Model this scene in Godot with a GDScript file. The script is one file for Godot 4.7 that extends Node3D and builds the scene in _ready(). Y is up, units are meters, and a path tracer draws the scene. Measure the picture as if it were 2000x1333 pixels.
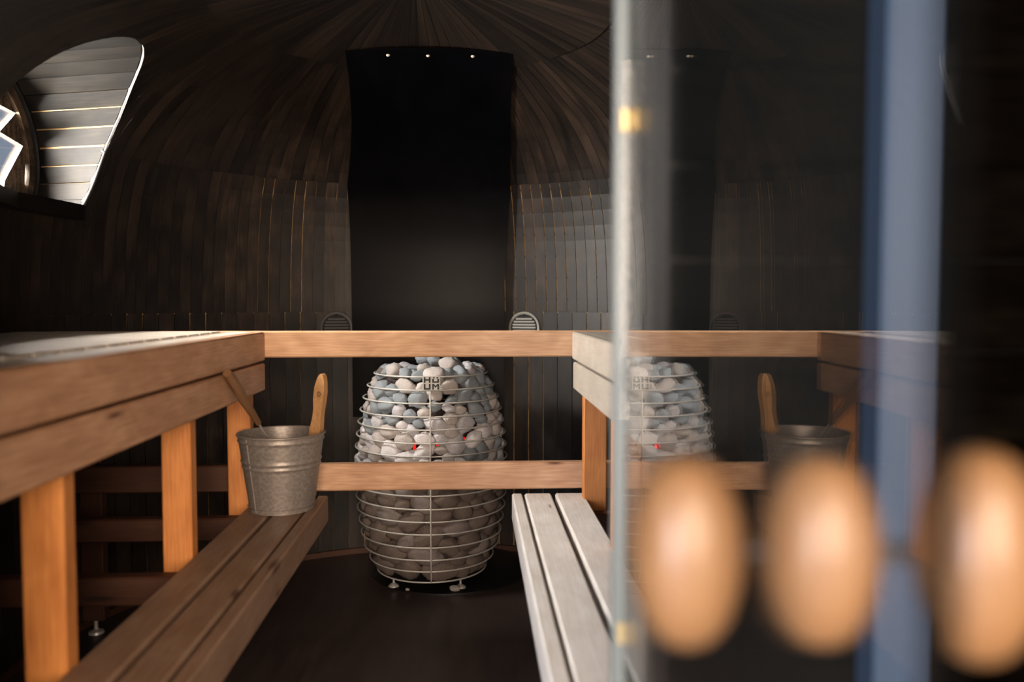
extends Node3D
# Sauna cabin with a round plank dome, stone heater, alder benches and an opened glass door.
# World: x to the right, y up, depth runs towards -z. V(x, y, depth) takes a positive depth.

const CX := -0.155          # middle line of the dome
const ZC := 2.33            # depth of the dome's widest ring
const RB := 1.14            # half width, and depth of the rear half
const RF := 1.53            # depth of the front half
const NX := -1.4           # window tunnel: where its round window stands
const NT := -0.28          # how the tunnel's depth changes with x
const NZ := 2.461           # window tunnel: depth, height and radius of its axis
const NH := 1.47
const NR := 0.28
const SILL := 1.335
const DOOR_L := -0.56
const DOOR_R := 0.19
const DOOR_H := 1.74

var M := {}
var rng := RandomNumberGenerator.new()
var names := {}


func _ready() -> void:
	rng.seed = 4711
	# ---- camera
	var cam := Camera3D.new()
	cam.name = "camera"
	add_child(cam)
	cam.position = Vector3(0, 1.04, 0)
	cam.rotation = Vector3(deg_to_rad(-2.7036), deg_to_rad(-2.7535), 0)
	cam.fov = 44.7265
	cam.near = 0.05
	cam.far = 200.0
	var lens := CameraAttributesPhysical.new()
	lens.frustum_focal_length = 29.16
	lens.frustum_focus_distance = 2.72
	lens.frustum_near = 0.05
	lens.frustum_far = 200.0
	lens.exposure_aperture = 1.9
	lens.auto_exposure_enabled = false
	cam.attributes = lens
	cam.fov = 44.7265
	cam.current = true
	# ---- sky and exposure
	var sky_noise := FastNoiseLite.new()
	sky_noise.seed = 5
	sky_noise.frequency = 0.006
	sky_noise.fractal_octaves = 5
	var clouds := NoiseTexture2D.new()
	clouds.width = 1024
	clouds.height = 512
	clouds.seamless = true
	clouds.noise = sky_noise
	var ramp := Gradient.new()
	ramp.offsets = PackedFloat32Array([0.0, 0.45, 0.62, 1.0])
	ramp.colors = PackedColorArray([Color(1, 1, 1, 0), Color(1, 1, 1, 0.02), Color(1, 1, 1, 0.75), Color(1, 1, 1, 1)])
	clouds.color_ramp = ramp
	var sm := ProceduralSkyMaterial.new()
	sm.sky_top_color = Color(0.30, 0.45, 0.70)
	sm.sky_horizon_color = Color(0.60, 0.70, 0.82)
	sm.sky_energy_multiplier = 0.55
	sm.ground_bottom_color = Color(0.25, 0.23, 0.2)
	sm.ground_horizon_color = Color(0.5, 0.5, 0.48)
	sm.ground_energy_multiplier = 0.6
	sm.sky_cover = clouds
	sm.sky_cover_modulate = Color(0.62, 0.66, 0.72, 1.0)
	var sky := Sky.new()
	sky.sky_material = sm
	var env := Environment.new()
	env.background_mode = Environment.BG_SKY
	env.sky = sky
	env.tonemap_mode = Environment.TONE_MAPPER_LINEAR
	env.tonemap_exposure = 1.0
	env.sdfgi_enabled = true
	env.ssao_enabled = true
	env.ssil_enabled = true
	var we := WorldEnvironment.new()
	we.name = "world_environment"
	we.environment = env
	add_child(we)
	# ---- area lights for daylight: one at the round window, two fills added behind camera
	area_light("window_daylight", V(-1.95, 1.70, 2.50), V(0.3, 0.8, 2.2), Vector2(1.1, 1.0), 95.0, Color(1.0, 0.97, 0.93))
	area_light("porch_daylight", V(-1.6, 0.85, -1.6), V(0.1, 0.9, 0.9), Vector2(0.9, 1.3), 14.0, Color(0.97, 0.97, 1.0))
	area_light("doorway_daylight", V(0.25, 1.25, -1.7), V(-0.2, 0.7, 1.6), Vector2(1.2, 1.4), 18.5, Color(1.0, 0.90, 0.80))

	make_materials()
	build_setting()
	build_window()
	build_heater()
	build_stones()
	build_benches()
	build_bucket()
	build_door()


# ------------------------------------------------------------------ helpers
func V(x: float, y: float, depth: float) -> Vector3:
	return Vector3(x, y, -depth)


func area_light(called: String, at: Vector3, to: Vector3, size: Vector2, energy: float, color: Color) -> void:
	var l := AreaLight3D.new()
	l.name = called
	l.area_size = size
	l.light_energy = energy
	l.light_color = color
	l.shadow_enabled = true
	l.set("area_range", 12.0)
	l.set("area_attenuation", 2.0)
	add_child(l)
	l.look_at_from_position(at, to, Vector3.UP)


func numbered(called: String) -> String:
	var n: int = names.get(called, 0)
	names[called] = n + 1
	return called if n == 0 else "%s_%03d" % [called, n]


func tag(o: Node, label: String, category: String, group := "", kind := "") -> Node:
	o.set_meta("label", label)
	o.set_meta("category", category)
	if group:
		o.set_meta("group", group)
	if kind:
		o.set_meta("kind", kind)
	return o


func thing(called: String, label: String, category: String, at := Vector3.ZERO, group := "", kind := "") -> Node3D:
	var o := Node3D.new()
	o.name = numbered(called)
	add_child(o, true)
	o.position = at
	tag(o, label, category, group, kind)
	return o


func part(called: String, mesh: Mesh, mat: Material, parent: Node3D, at := Vector3.ZERO, basis := Basis.IDENTITY) -> MeshInstance3D:
	var o := MeshInstance3D.new()
	o.mesh = mesh
	if mat:
		o.material_override = mat
	var used: Dictionary = parent.get_meta("used_names") if parent.has_meta("used_names") else {}
	var n: int = used.get(called, 0)
	used[called] = n + 1
	parent.set_meta("used_names", used)
	o.name = called if n == 0 else "%s_%03d" % [called, n]
	o.transform = Transform3D(basis, at)
	parent.add_child(o, true)
	return o


class MB:
	var v := PackedVector3Array()
	var n := PackedVector3Array()
	var t := PackedVector2Array()

	func tri(a: Vector3, b: Vector3, c: Vector3, out: Vector3, ua := Vector2.ZERO, ub := Vector2.ZERO, uc := Vector2.ZERO) -> void:
		var m := (c - a).cross(b - a)
		if m.length_squared() < 1e-18:
			return
		m = m.normalized()
		if m.dot(out) < 0.0:
			m = -m
			v.append_array(PackedVector3Array([a, c, b]))
			t.append_array(PackedVector2Array([ua, uc, ub]))
		else:
			v.append_array(PackedVector3Array([a, b, c]))
			t.append_array(PackedVector2Array([ua, ub, uc]))
		n.append_array(PackedVector3Array([m, m, m]))

	func quad(a: Vector3, b: Vector3, c: Vector3, d: Vector3, out: Vector3, ua := Vector2.ZERO, ub := Vector2.ZERO, uc := Vector2.ZERO, ud := Vector2.ZERO) -> void:
		tri(a, b, c, out, ua, ub, uc)
		tri(a, c, d, out, ua, uc, ud)

	func smooth_tri(p: Array, m: Array, u: Array) -> void:
		var face: Vector3 = (p[2] - p[0]).cross(p[1] - p[0])
		if face.length_squared() < 1e-20:
			return
		var flip: bool = face.dot(m[0] + m[1] + m[2]) < 0.0
		for k in ([0, 2, 1] if flip else [0, 1, 2]):
			v.append(p[k])
			n.append(m[k])
			t.append(u[k])

	func smooth_quad(p: Array, m: Array, u: Array) -> void:
		smooth_tri([p[0], p[1], p[2]], [m[0], m[1], m[2]], [u[0], u[1], u[2]])
		smooth_tri([p[0], p[2], p[3]], [m[0], m[2], m[3]], [u[0], u[2], u[3]])

	func surface(mesh: ArrayMesh, mat: Material = null) -> void:
		if v.is_empty():
			return
		var a := []
		a.resize(Mesh.ARRAY_MAX)
		a[Mesh.ARRAY_VERTEX] = v
		a[Mesh.ARRAY_NORMAL] = n
		a[Mesh.ARRAY_TEX_UV] = t
		mesh.add_surface_from_arrays(Mesh.PRIMITIVE_TRIANGLES, a)
		if mat:
			mesh.surface_set_material(mesh.get_surface_count() - 1, mat)

	func mesh() -> ArrayMesh:
		var m := ArrayMesh.new()
		surface(m)
		return m

	# box with chamfered edges; the grain (u) runs along the longest side
	func box(center: Vector3, size: Vector3, ch := 0.003, basis := Basis.IDENTITY, uoff := Vector2.ZERO) -> void:
		var h := size * 0.5
		ch = minf(ch, minf(h.x, minf(h.y, h.z)) * 0.9)
		var la := size.max_axis_index()
		var put := func(p: Vector3) -> Vector3: return center + basis * p
		var uv := func(p: Vector3) -> Vector2:
			var w := 0.0
			for k in 3:
				if k != la:
					w += p[k]
			return Vector2(p[la] / 2.0, w / 0.3) + uoff
		var corner := func(sx: int, sy: int, sz: int, axis: int) -> Vector3:
			var s := Vector3(sx, sy, sz)
			var p := Vector3.ZERO
			for k in 3:
				p[k] = s[k] * (h[k] if k == axis else h[k] - ch)
			return p
		var emit := func(pts: Array, out: Vector3) -> void:
			if pts.size() == 4:
				quad(put.call(pts[0]), put.call(pts[1]), put.call(pts[2]), put.call(pts[3]), basis * out, uv.call(pts[0]), uv.call(pts[1]), uv.call(pts[2]), uv.call(pts[3]))
			else:
				tri(put.call(pts[0]), put.call(pts[1]), put.call(pts[2]), basis * out, uv.call(pts[0]), uv.call(pts[1]), uv.call(pts[2]))
		for axis in 3:
			for s in [-1, 1]:
				var pts := []
				for q in [[-1, -1], [-1, 1], [1, 1], [1, -1]]:
					var c := [0, 0, 0]
					c[axis] = s
					c[(axis + 1) % 3] = q[0]
					c[(axis + 2) % 3] = q[1]
					pts.append(corner.call(c[0], c[1], c[2], axis))
				var out := Vector3.ZERO
				out[axis] = s
				emit.call(pts, out)
		if ch <= 0.0:
			return
		for axis in 3:
			var b := (axis + 1) % 3
			var d := (axis + 2) % 3
			for sb in [-1, 1]:
				for sd in [-1, 1]:
					var lo := [0, 0, 0]
					var hi := [0, 0, 0]
					lo[axis] = -1
					hi[axis] = 1
					lo[b] = sb
					hi[b] = sb
					lo[d] = sd
					hi[d] = sd
					var out := Vector3.ZERO
					out[b] = sb
					out[d] = sd
					emit.call([corner.call(lo[0], lo[1], lo[2], b), corner.call(hi[0], hi[1], hi[2], b), corner.call(hi[0], hi[1], hi[2], d), corner.call(lo[0], lo[1], lo[2], d)], out)
		for sx in [-1, 1]:
			for sy in [-1, 1]:
				for sz in [-1, 1]:
					emit.call([corner.call(sx, sy, sz, 0), corner.call(sx, sy, sz, 1), corner.call(sx, sy, sz, 2)], Vector3(sx, sy, sz))

	# profile: Vector2(radius, height) points, turned about y; sharp bends stay sharp
	func lathe(profile: Array, segs := 48, center := Vector3.ZERO, basis := Basis.IDENTITY) -> void:
		var nrm := []
		for i in profile.size() - 1:
			var d: Vector2 = (profile[i + 1] - profile[i]).normalized()
			nrm.append(Vector2(d.y, -d.x))
		for i in profile.size() - 1:
			var na: Vector2 = nrm[i]
			var nb: Vector2 = nrm[i]
			if i > 0 and nrm[i - 1].dot(nrm[i]) > 0.6:
				na = (nrm[i - 1] + nrm[i]).normalized()
			if i < nrm.size() - 1 and nrm[i + 1].dot(nrm[i]) > 0.6:
				nb = (nrm[i + 1] + nrm[i]).normalized()
			var p0: Vector2 = profile[i]
			var p1: Vector2 = profile[i + 1]
			for k in segs:
				var a0 := TAU * k / segs
				var a1 := TAU * (k + 1) / segs
				var pts := []
				var ns := []
				var us := []
				for q in [[p0, na, a0], [p0, na, a1], [p1, nb, a1], [p1, nb, a0]]:
					var r: Vector2 = q[0]
					var m: Vector2 = q[1]
					var a: float = q[2]
					pts.append(center + basis * Vector3(r.x * cos(a), r.y, r.x * sin(a)))
					ns.append((basis * Vector3(m.x * cos(a), m.y, m.x * sin(a))).normalized())
					us.append(Vector2(a / TAU * 3.0, r.y * 6.0))
				smooth_quad(pts, ns, us)

	# round bar along a path
	func tube(path: Array, radius, segs := 8, closed := false) -> void:
		var count := path.size()
		var rings := []
		var side := Vector3.ZERO
		for i in count:
			var prev: Vector3 = path[(i - 1 + count) % count] if closed or i > 0 else path[i]
			var next: Vector3 = path[(i + 1) % count] if closed or i < count - 1 else path[i]
			var d := (next - prev).normalized()
			if side == Vector3.ZERO:
				side = d.cross(Vector3.UP if absf(d.y) < 0.9 else Vector3.RIGHT).normalized()
			side = (side - d * side.dot(d)).normalized()
			var up := d.cross(side)
			var r: float = radius[i] if radius is Array else radius
			var ring := []
			for k in segs:
				var m := side * cos(TAU * k / segs) + up * sin(TAU * k / segs)
				ring.append([path[i] + m * r, m])
			rings.append(ring)
		var along := 0.0
		for i in (count if closed else count - 1):
			var a: Array = rings[i]
			var b: Array = rings[(i + 1) % count]
			var step: float = (path[(i + 1) % count] - path[i]).length()
			for k in segs:
				var l := (k + 1) % segs
				smooth_quad([a[k][0], a[l][0], b[l][0], b[k][0]], [a[k][1], a[l][1], b[l][1], b[k][1]], [Vector2(along / 2.0, k * 0.05), Vector2(along / 2.0, (k + 1) * 0.05), Vector2((along + step) / 2.0, (k + 1) * 0.05), Vector2((along + step) / 2.0, k * 0.05)])
			along += step
		if not closed:
			for e in [0, count - 1]:
				var out: Vector3 = path[0] - path[1] if e == 0 else path[count - 1] - path[count - 2]
				for k in segs:
					tri(path[e], rings[e][k][0], rings[e][(k + 1) % segs][0], out)

	# flat outline (in x, y) given a thickness along z
	func slab(outline: PackedVector2Array, z0: float, z1: float, holes_free := true) -> void:
		var idx := Geometry2D.triangulate_polygon(outline)
		for i in range(0, idx.size(), 3):
			var a := outline[idx[i]]
			var b := outline[idx[i + 1]]
			var c := outline[idx[i + 2]]
			for z in [z0, z1]:
				tri(Vector3(a.x, a.y, z), Vector3(b.x, b.y, z), Vector3(c.x, c.y, z), Vector3(0, 0, z - (z0 + z1) * 0.5), a / 0.3, b / 0.3, c / 0.3)
		var turn := -1.0 if Geometry2D.is_polygon_clockwise(outline) else 1.0
		for i in outline.size():
			var a := outline[i]
			var b := outline[(i + 1) % outline.size()]
			var d := b - a
			quad(Vector3(a.x, a.y, z0), Vector3(b.x, b.y, z0), Vector3(b.x, b.y, z1), Vector3(a.x, a.y, z1), Vector3(d.y, -d.x, 0) * turn, a / 0.3, b / 0.3, b / 0.3, a / 0.3)


func box_mesh(size: Vector3, ch := 0.003) -> ArrayMesh:
	var b := MB.new()
	b.box(Vector3.ZERO, size, ch, Basis.IDENTITY, Vector2(rng.randf(), rng.randf()))
	return b.mesh()


# a bar between two corners: x0..x1, y0..y1, depth d0..d1
func bar(called: String, x0: float, x1: float, y0: float, y1: float, d0: float, d1: float, mat: Material, parent: Node3D, ch := 0.003) -> MeshInstance3D:
	var c := V((x0 + x1) * 0.5, (y0 + y1) * 0.5, (d0 + d1) * 0.5)
	return part(called, box_mesh(Vector3(x1 - x0, y1 - y0, d1 - d0), ch), mat, parent, c - parent.position)


# ------------------------------------------------------------------ materials
func noise_tex(size: int, freq: float, octaves: int, stops: Array, colors: Array, sd: int, kind := FastNoiseLite.TYPE_SIMPLEX_SMOOTH) -> NoiseTexture2D:
	var f := FastNoiseLite.new()
	f.noise_type = kind
	f.seed = sd
	f.frequency = freq
	f.fractal_octaves = octaves
	var t := NoiseTexture2D.new()
	t.width = size
	t.height = size
	t.seamless = true
	t.noise = f
	var g := Gradient.new()
	g.offsets = PackedFloat32Array(stops)
	g.colors = PackedColorArray(colors)
	t.color_ramp = g
	return t


# wood: grain along u (one turn = 2 m), across v (one turn = 0.3 m)
func wood_tex(sd: int, dark: Color, light: Color, fibre: float, rings: float, knots: int, blotch: float) -> ImageTexture:
	var w := 1024
	var h := 256
	var f := FastNoiseLite.new()
	f.seed = sd
	f.frequency = 1.0
	f.fractal_octaves = 3
	var img := Image.create(w, h, false, Image.FORMAT_RGB8)
	var r := RandomNumberGenerator.new()
	r.seed = sd
	var ks := []
	for i in knots:
		ks.append(Vector3(r.randf() * w, r.randf_range(30, h - 30), r.randf_range(3, 6)))
	for x in w:
		var a := TAU * x / w
		var ca := cos(a)
		var sa := sin(a)
		for y in h:
			var yy := y / 256.0
			var dk := 0.0
			var warp := 0.0
			for k in ks:
				var dx: float = (x - k.x) / 3.4
				var dy: float = y - k.y
				var q: float = (dx * dx + dy * dy) / (k.z * k.z)
				if q < 14.0:
					dk += exp(-q * 1.3)
					warp += exp(-q * 0.3) * 0.5 * signf(dy)
			var bend := f.get_noise_3d(ca * 0.9, sa * 0.9, yy * 1.1) * 0.5
			var ring := 0.5 + 0.5 * sin((yy * 7.0 + bend * 6.0 + warp) * TAU)
			var fib := f.get_noise_3d(ca * 2.4, sa * 2.4, yy * 60.0) * 0.5 + 0.5
			var big := f.get_noise_3d(ca * 2.0 + 7.0, sa * 2.0, yy * 3.0) * 0.5 + 0.5
			var s := clampf(0.5 + rings * (ring - 0.5) + fibre * (fib - 0.5) * 2.0 + blotch * (big - 0.5) * 2.0, 0.0, 1.0)
			var c := dark.lerp(light, s)
			if dk > 0.01:
				c = c.lerp(Color(c.r * 0.5, c.g * 0.42, c.b * 0.38), clampf(dk, 0.0, 0.85))
			img.set_pixel(x, y, c)
	return ImageTexture.create_from_image(img)


func mat(color: Color, rough: float, tex: Texture2D = null, metal := 0.0) -> StandardMaterial3D:
	var m := StandardMaterial3D.new()
	m.albedo_color = color
	m.roughness = rough
	m.metallic = metal
	m.albedo_texture = tex
	return m


func make_materials() -> void:
	var grain := wood_tex(11, Color(0.74, 0.66, 0.58), Color(1.0, 0.99, 0.97), 0.36, 0.10, 3, 0.32)
	M.beam = mat(Color(0.87, 0.71, 0.57), 0.55, grain)
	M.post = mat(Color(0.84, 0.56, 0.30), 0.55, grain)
	M.fascia = mat(Color(0.78, 0.62, 0.50), 0.5, grain)
	M.seat = mat(Color(0.60, 0.50, 0.43), 0.55, grain)
	var grain2 := wood_tex(12, Color(0.84, 0.82, 0.80), Color(1, 1, 1), 0.36, 0.10, 2, 0.35)
	M.pale = mat(Color(0.66, 0.625, 0.58), 0.5, grain2)
	M.pale_seat = mat(Color(0.92, 0.91, 0.90), 0.5, grain2)
	M.seat_top = mat(Color(0.93, 0.92, 0.91), 0.42, grain)  # window light on the bench top is put into this pale colour
	M.beam2 = mat(Color(0.86, 0.70, 0.58), 0.55, grain)
	M.ladle = mat(Color(0.50, 0.38, 0.28), 0.55, grain)
	M.brush = mat(Color(0.78, 0.62, 0.44), 0.5, grain)
	M.rail = mat(Color(0.33, 0.20, 0.13), 0.6, grain)  # darker wood, deepened by the shade behind the posts put into its colour
	M.raw = mat(Color(0.88, 0.74, 0.50), 0.7, grain)
	var stained := wood_tex(23, Color(0.42, 0.39, 0.37), Color(1.0, 0.95, 0.88), 0.55, 0.12, 0, 0.7)
	for k in 4:
		var s: float = [0.15, 0.18, 0.205, 0.235][k]
		M["plank%d" % k] = mat(Color(s, s * 0.83, s * 0.73), 0.48, stained)
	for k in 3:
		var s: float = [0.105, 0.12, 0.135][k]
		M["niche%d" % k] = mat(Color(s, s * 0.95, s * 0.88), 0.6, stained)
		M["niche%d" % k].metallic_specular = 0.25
	M.trim = mat(Color(0.22, 0.21, 0.205), 0.7)
	M.endwood = mat(Color(0.62, 0.55, 0.48), 0.6, stained)
	M.siding = mat(Color(0.03, 0.024, 0.02), 0.8, stained)
	M.siding.metallic_specular = 0.05
	M.reveal = mat(Color(0.12, 0.085, 0.078), 0.6, grain)
	M.floor = mat(Color(0.26, 0.215, 0.20), 0.36, noise_tex(512, 0.012, 4, [0.0, 1.0], [Color(0.8, 0.8, 0.8), Color(1, 1, 1)], 41))
	M.black = mat(Color(0.055, 0.052, 0.055), 0.5, stained)
	M.panel = mat(Color(0.045, 0.045, 0.06), 0.3, noise_tex(512, 0.02, 4, [0.0, 1.0], [Color(0.75, 0.75, 0.75), Color(1, 1, 1)], 3))
	M.panel.metallic_specular = 0.2
	M.steel = mat(Color(0.72, 0.70, 0.67), 0.4, null, 0.4)
	M.wire = mat(Color(0.74, 0.73, 0.71), 0.45, null, 0.25)
	M.screw = mat(Color(0.92, 0.88, 0.82), 0.35)
	M.dark = mat(Color(0.06, 0.055, 0.05), 0.7)
	M.edge = mat(Color(0.02, 0.02, 0.02), 0.9)
	M.edge.metallic_specular = 0.05
	M.letter = mat(Color(0.10, 0.09, 0.09), 0.6)
	M.brass = mat(Color(0.90, 0.78, 0.52), 0.35, null, 0.6)
	var zinc := noise_tex(512, 0.035, 3, [0.25, 0.5, 0.8], [Color(0.86, 0.83, 0.81), Color(0.92, 0.90, 0.87), Color(1.0, 0.98, 0.95)], 8, FastNoiseLite.TYPE_CELLULAR)
	M.zinc = mat(Color(0.60, 0.575, 0.56), 0.45, zinc, 0.45)
	var speck := noise_tex(512, 0.03, 5, [0.2, 0.5, 0.8], [Color(0.70, 0.69, 0.68), Color(0.88, 0.87, 0.86), Color(1, 1, 1)], 17)
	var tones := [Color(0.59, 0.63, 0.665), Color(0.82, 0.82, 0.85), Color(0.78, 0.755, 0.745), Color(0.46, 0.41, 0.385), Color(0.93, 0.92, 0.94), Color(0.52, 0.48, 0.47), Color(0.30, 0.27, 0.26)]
	for k in tones.size():
		var m := mat(tones[k], 0.8, speck)
		m.uv1_triplanar = true
		m.uv1_scale = Vector3(1, 1, 1) * 0.7
		m.uv1_offset = Vector3(k * 0.37, k * 0.11, k * 0.23)
		m.heightmap_enabled = true
		m.heightmap_texture = speck
		m.heightmap_scale = 0.18
		M["stone%d" % k] = m
	M.glow = mat(Color(0.9, 0.15, 0.08), 0.6)
	M.glow.emission_enabled = true
	M.glow.emission = Color(1.0, 0.10, 0.05)
	M.glow.emission_energy_multiplier = 1.6
	M.glass = mat(Color(0.9, 0.95, 0.92, 0.0), 0.0)
	M.glass.transparency = BaseMaterial3D.TRANSPARENCY_ALPHA
	M.glass.albedo_color.a = 0.005
	M.seal = mat(Color(0.375, 0.40, 0.395), 0.4)
	M.knob = mat(Color(0.50, 0.38, 0.25), 0.6, grain)
	M.knob.clearcoat_enabled = true
	M.knob.clearcoat = 0.3
	M.knob.clearcoat_roughness = 0.22
	M.painted = mat(Color(0.15, 0.225, 0.32), 0.5)
	M.ground = mat(Color(0.42, 0.38, 0.30), 0.9, noise_tex(512, 0.02, 5, [0.2, 0.8], [Color(0.7, 0.7, 0.68), Color(1, 1, 1)], 31))
	M.ground.uv1_scale = Vector3(12, 12, 12)


# ------------------------------------------------------------------ dome
const PROFILE := [[0.0, 1.14], [0.6, 1.142], [1.0, 1.138], [1.25, 1.12], [1.40, 1.09], [1.51, 1.045], [1.60, 0.97], [1.69, 0.86], [1.77, 0.70], [1.83, 0.545], [1.89, 0.33], [1.935, 0.13], [1.96, 0.03]]


func dome_scale(h: float) -> float:
	for i in PROFILE.size() - 1:
		if h <= PROFILE[i + 1][0]:
			var p0: Array = PROFILE[maxi(i - 1, 0)]
			var p1: Array = PROFILE[i]
			var p2: Array = PROFILE[i + 1]
			var p3: Array = PROFILE[mini(i + 2, PROFILE.size() - 1)]
			var w: float = p2[0] - p1[0]
			var t: float = (h - p1[0]) / w
			var m1: float = (p2[1] - p0[1]) / (p2[0] - p0[0]) * w
			var m2: float = (p3[1] - p1[1]) / (p3[0] - p1[0]) * w
			var t2 := t * t
			var t3 := t2 * t
			return ((2 * t3 - 3 * t2 + 1) * p1[1] + (t3 - 2 * t2 + t) * m1 + (-2 * t3 + 3 * t2) * p2[1] + (t3 - t2) * m2) / RB
	return PROFILE[-1][1] / RB


# ang 0 = towards +x, PI/2 = deepest point of the room
func dome(ang: float, h: float, out := 0.0) -> Vector3:
	var s := dome_scale(h)
	var rz := RB if sin(ang) > 0.0 else RF
	var p := V(CX + RB * s * cos(ang), h, ZC + rz * s * sin(ang))
	if out == 0.0:
		return p
	var e := 0.004
	var ds := (dome_scale(minf(h + e, 1.959)) - dome_scale(maxf(h - e, 0.0))) / (2.0 * e)
	var m := Vector3(cos(ang) / RB, 0, -sin(ang) / rz).normalized()
	var n := (m + Vector3.UP * (-ds * RB)).normalized()
	return p + n * out


# x of the dome's left surface at a height and depth
func left_wall(h: float, depth: float) -> float:
	var s := dome_scale(h)
	var rz := RB if depth > ZC else RF
	var q := (depth - ZC) / (rz * s)
	return CX - RB * s * sqrt(maxf(0.0, 1.0 - q * q))


func tunnel_off(x: float, depth: float) -> float:
	return depth - NZ - NT * (x - NX)


# where the tunnel's surface (angle a, radius r) meets the dome, moved outwards by off
func tunnel_mouth(a: float, r: float, off: float) -> Vector3:
	var x := -1.1
	var h := NH + r * sin(a)
	for it in 24:
		x = lerpf(x, left_wall(h, NZ + NT * (x - NX) + r * cos(a)), 0.5)
	x -= off
	return V(x, h, NZ + NT * (x - NX) + r * cos(a))


func in_hole(p: Vector3) -> bool:
	var d := -p.z
	if p.x < -0.4 and p.y > SILL and tunnel_off(p.x, d) * tunnel_off(p.x, d) + (p.y - NH) * (p.y - NH) < NR * NR:
		return true
	return d < 1.75 and p.x > DOOR_L and p.x < DOOR_R and p.y < DOOR_H


# [from, to] of the part of an edge that lies in an opening, else an empty array
func hole_span(ang: float, h0: float, h1: float) -> Array:
	var a := -1.0
	var b := -1.0
	var steps := 60
	for i in steps + 1:
		var h := lerpf(h0, h1, float(i) / steps)
		if in_hole(dome(ang, h)):
			if a < 0.0:
				a = h
			b = h
	if a < 0.0:
		return []
	for k in 2:      # refine both ends
		var lo := (a - (h1 - h0) / steps) if k == 0 else b
		var hi := a if k == 0 else (b + (h1 - h0) / steps)
		for it in 12:
			var mid := (lo + hi) * 0.5
			var inside := in_hole(dome(ang, mid))
			if (k == 0) == inside:
				hi = mid
			else:
				lo = mid
		if k == 0:
			a = clampf(hi, h0, h1)
		else:
			b = clampf(lo, h0, h1)
	return [a, b]


# cols: [angle a, angle b, low heights, high heights, cut low, cut high] side by side make one plank
func plank_mesh(cols: Array, gap: float, segs: int, inset: float) -> ArrayMesh:
	var body := MB.new()
	var cut := MB.new()
	var uo := Vector2(rng.randf(), rng.randf())
	var wide: float = cols[-1][1] - cols[0][0]
	for col in cols:
		var a0: float = col[0]
		var a1: float = col[1]
		var lo: Array = col[2]
		var hi: Array = col[3]
		var rows := []
		for i in segs + 1:
			var f := float(i) / segs
			var ha := lerpf(lo[0], hi[0], f)
			var hb := lerpf(lo[1], hi[1], f)
			# the face of a plank is flat from edge to edge
			var ea := dome(cols[0][0], ha, -inset)
			var eb := dome(cols[-1][1], ha, -inset)
			var oa := dome(cols[0][0], ha, 0.012 - inset)
			var ob := dome(cols[-1][1], ha, 0.012 - inset)
			var fa: float = (a0 - cols[0][0]) / wide
			var fb: float = (a1 - cols[0][0]) / wide
			var g := gap * 0.5 / maxf((eb - ea).length(), gap * 2.0)
			fa = clampf(fa, g, 1.0 - g)
			fb = clampf(fb, g, 1.0 - g)
			var ec := dome(cols[0][0], hb, -inset)
			var ed := dome(cols[-1][1], hb, -inset)
			var oc := dome(cols[0][0], hb, 0.012 - inset)
			var od := dome(cols[-1][1], hb, 0.012 - inset)
			rows.append([ea.lerp(eb, fa), ec.lerp(ed, fb), oc.lerp(od, fb), oa.lerp(ob, fa), ha, hb, fa * wide * 3.5, fb * wide * 3.5])
		for i in segs:
			var r: Array = rows[i]
			var q: Array = rows[i + 1]
			var u := [Vector2(r[4] / 2.0, r[6]) + uo, Vector2(r[5] / 2.0, r[7]) + uo, Vector2(q[5] / 2.0, q[7]) + uo, Vector2(q[4] / 2.0, q[6]) + uo]
			var inward: Vector3 = r[0] - r[3]
			var side: Vector3 = r[1] - r[0]
			body.quad(r[0], r[1], q[1], q[0], inward, u[0], u[1], u[2], u[3])
			body.quad(r[3], r[2], q[2], q[3], -inward, u[0], u[1], u[2], u[3])
			if col == cols[0]:
				body.quad(r[0], r[3], q[3], q[0], -side, u[0], u[0], u[3], u[3])
			if col == cols[-1]:
				body.quad(r[1], r[2], q[2], q[1], side, u[1], u[1], u[2], u[2])
		var first: Array = rows[0]
		var last: Array = rows[segs]
		var up: Vector3 = last[0] - first[0]
		(cut if col[4] else body).quad(first[0], first[1], first[2], first[3], -up, uo, uo, uo, uo)
		(cut if col[5] else body).quad(last[0], last[1], last[2], last[3], up, uo, uo, uo, uo)
	var m := ArrayMesh.new()
	body.surface(m, M["plank%d" % rng.randi_range(0, 3)])
	cut.surface(m, M.cutend)
	return m


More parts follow.
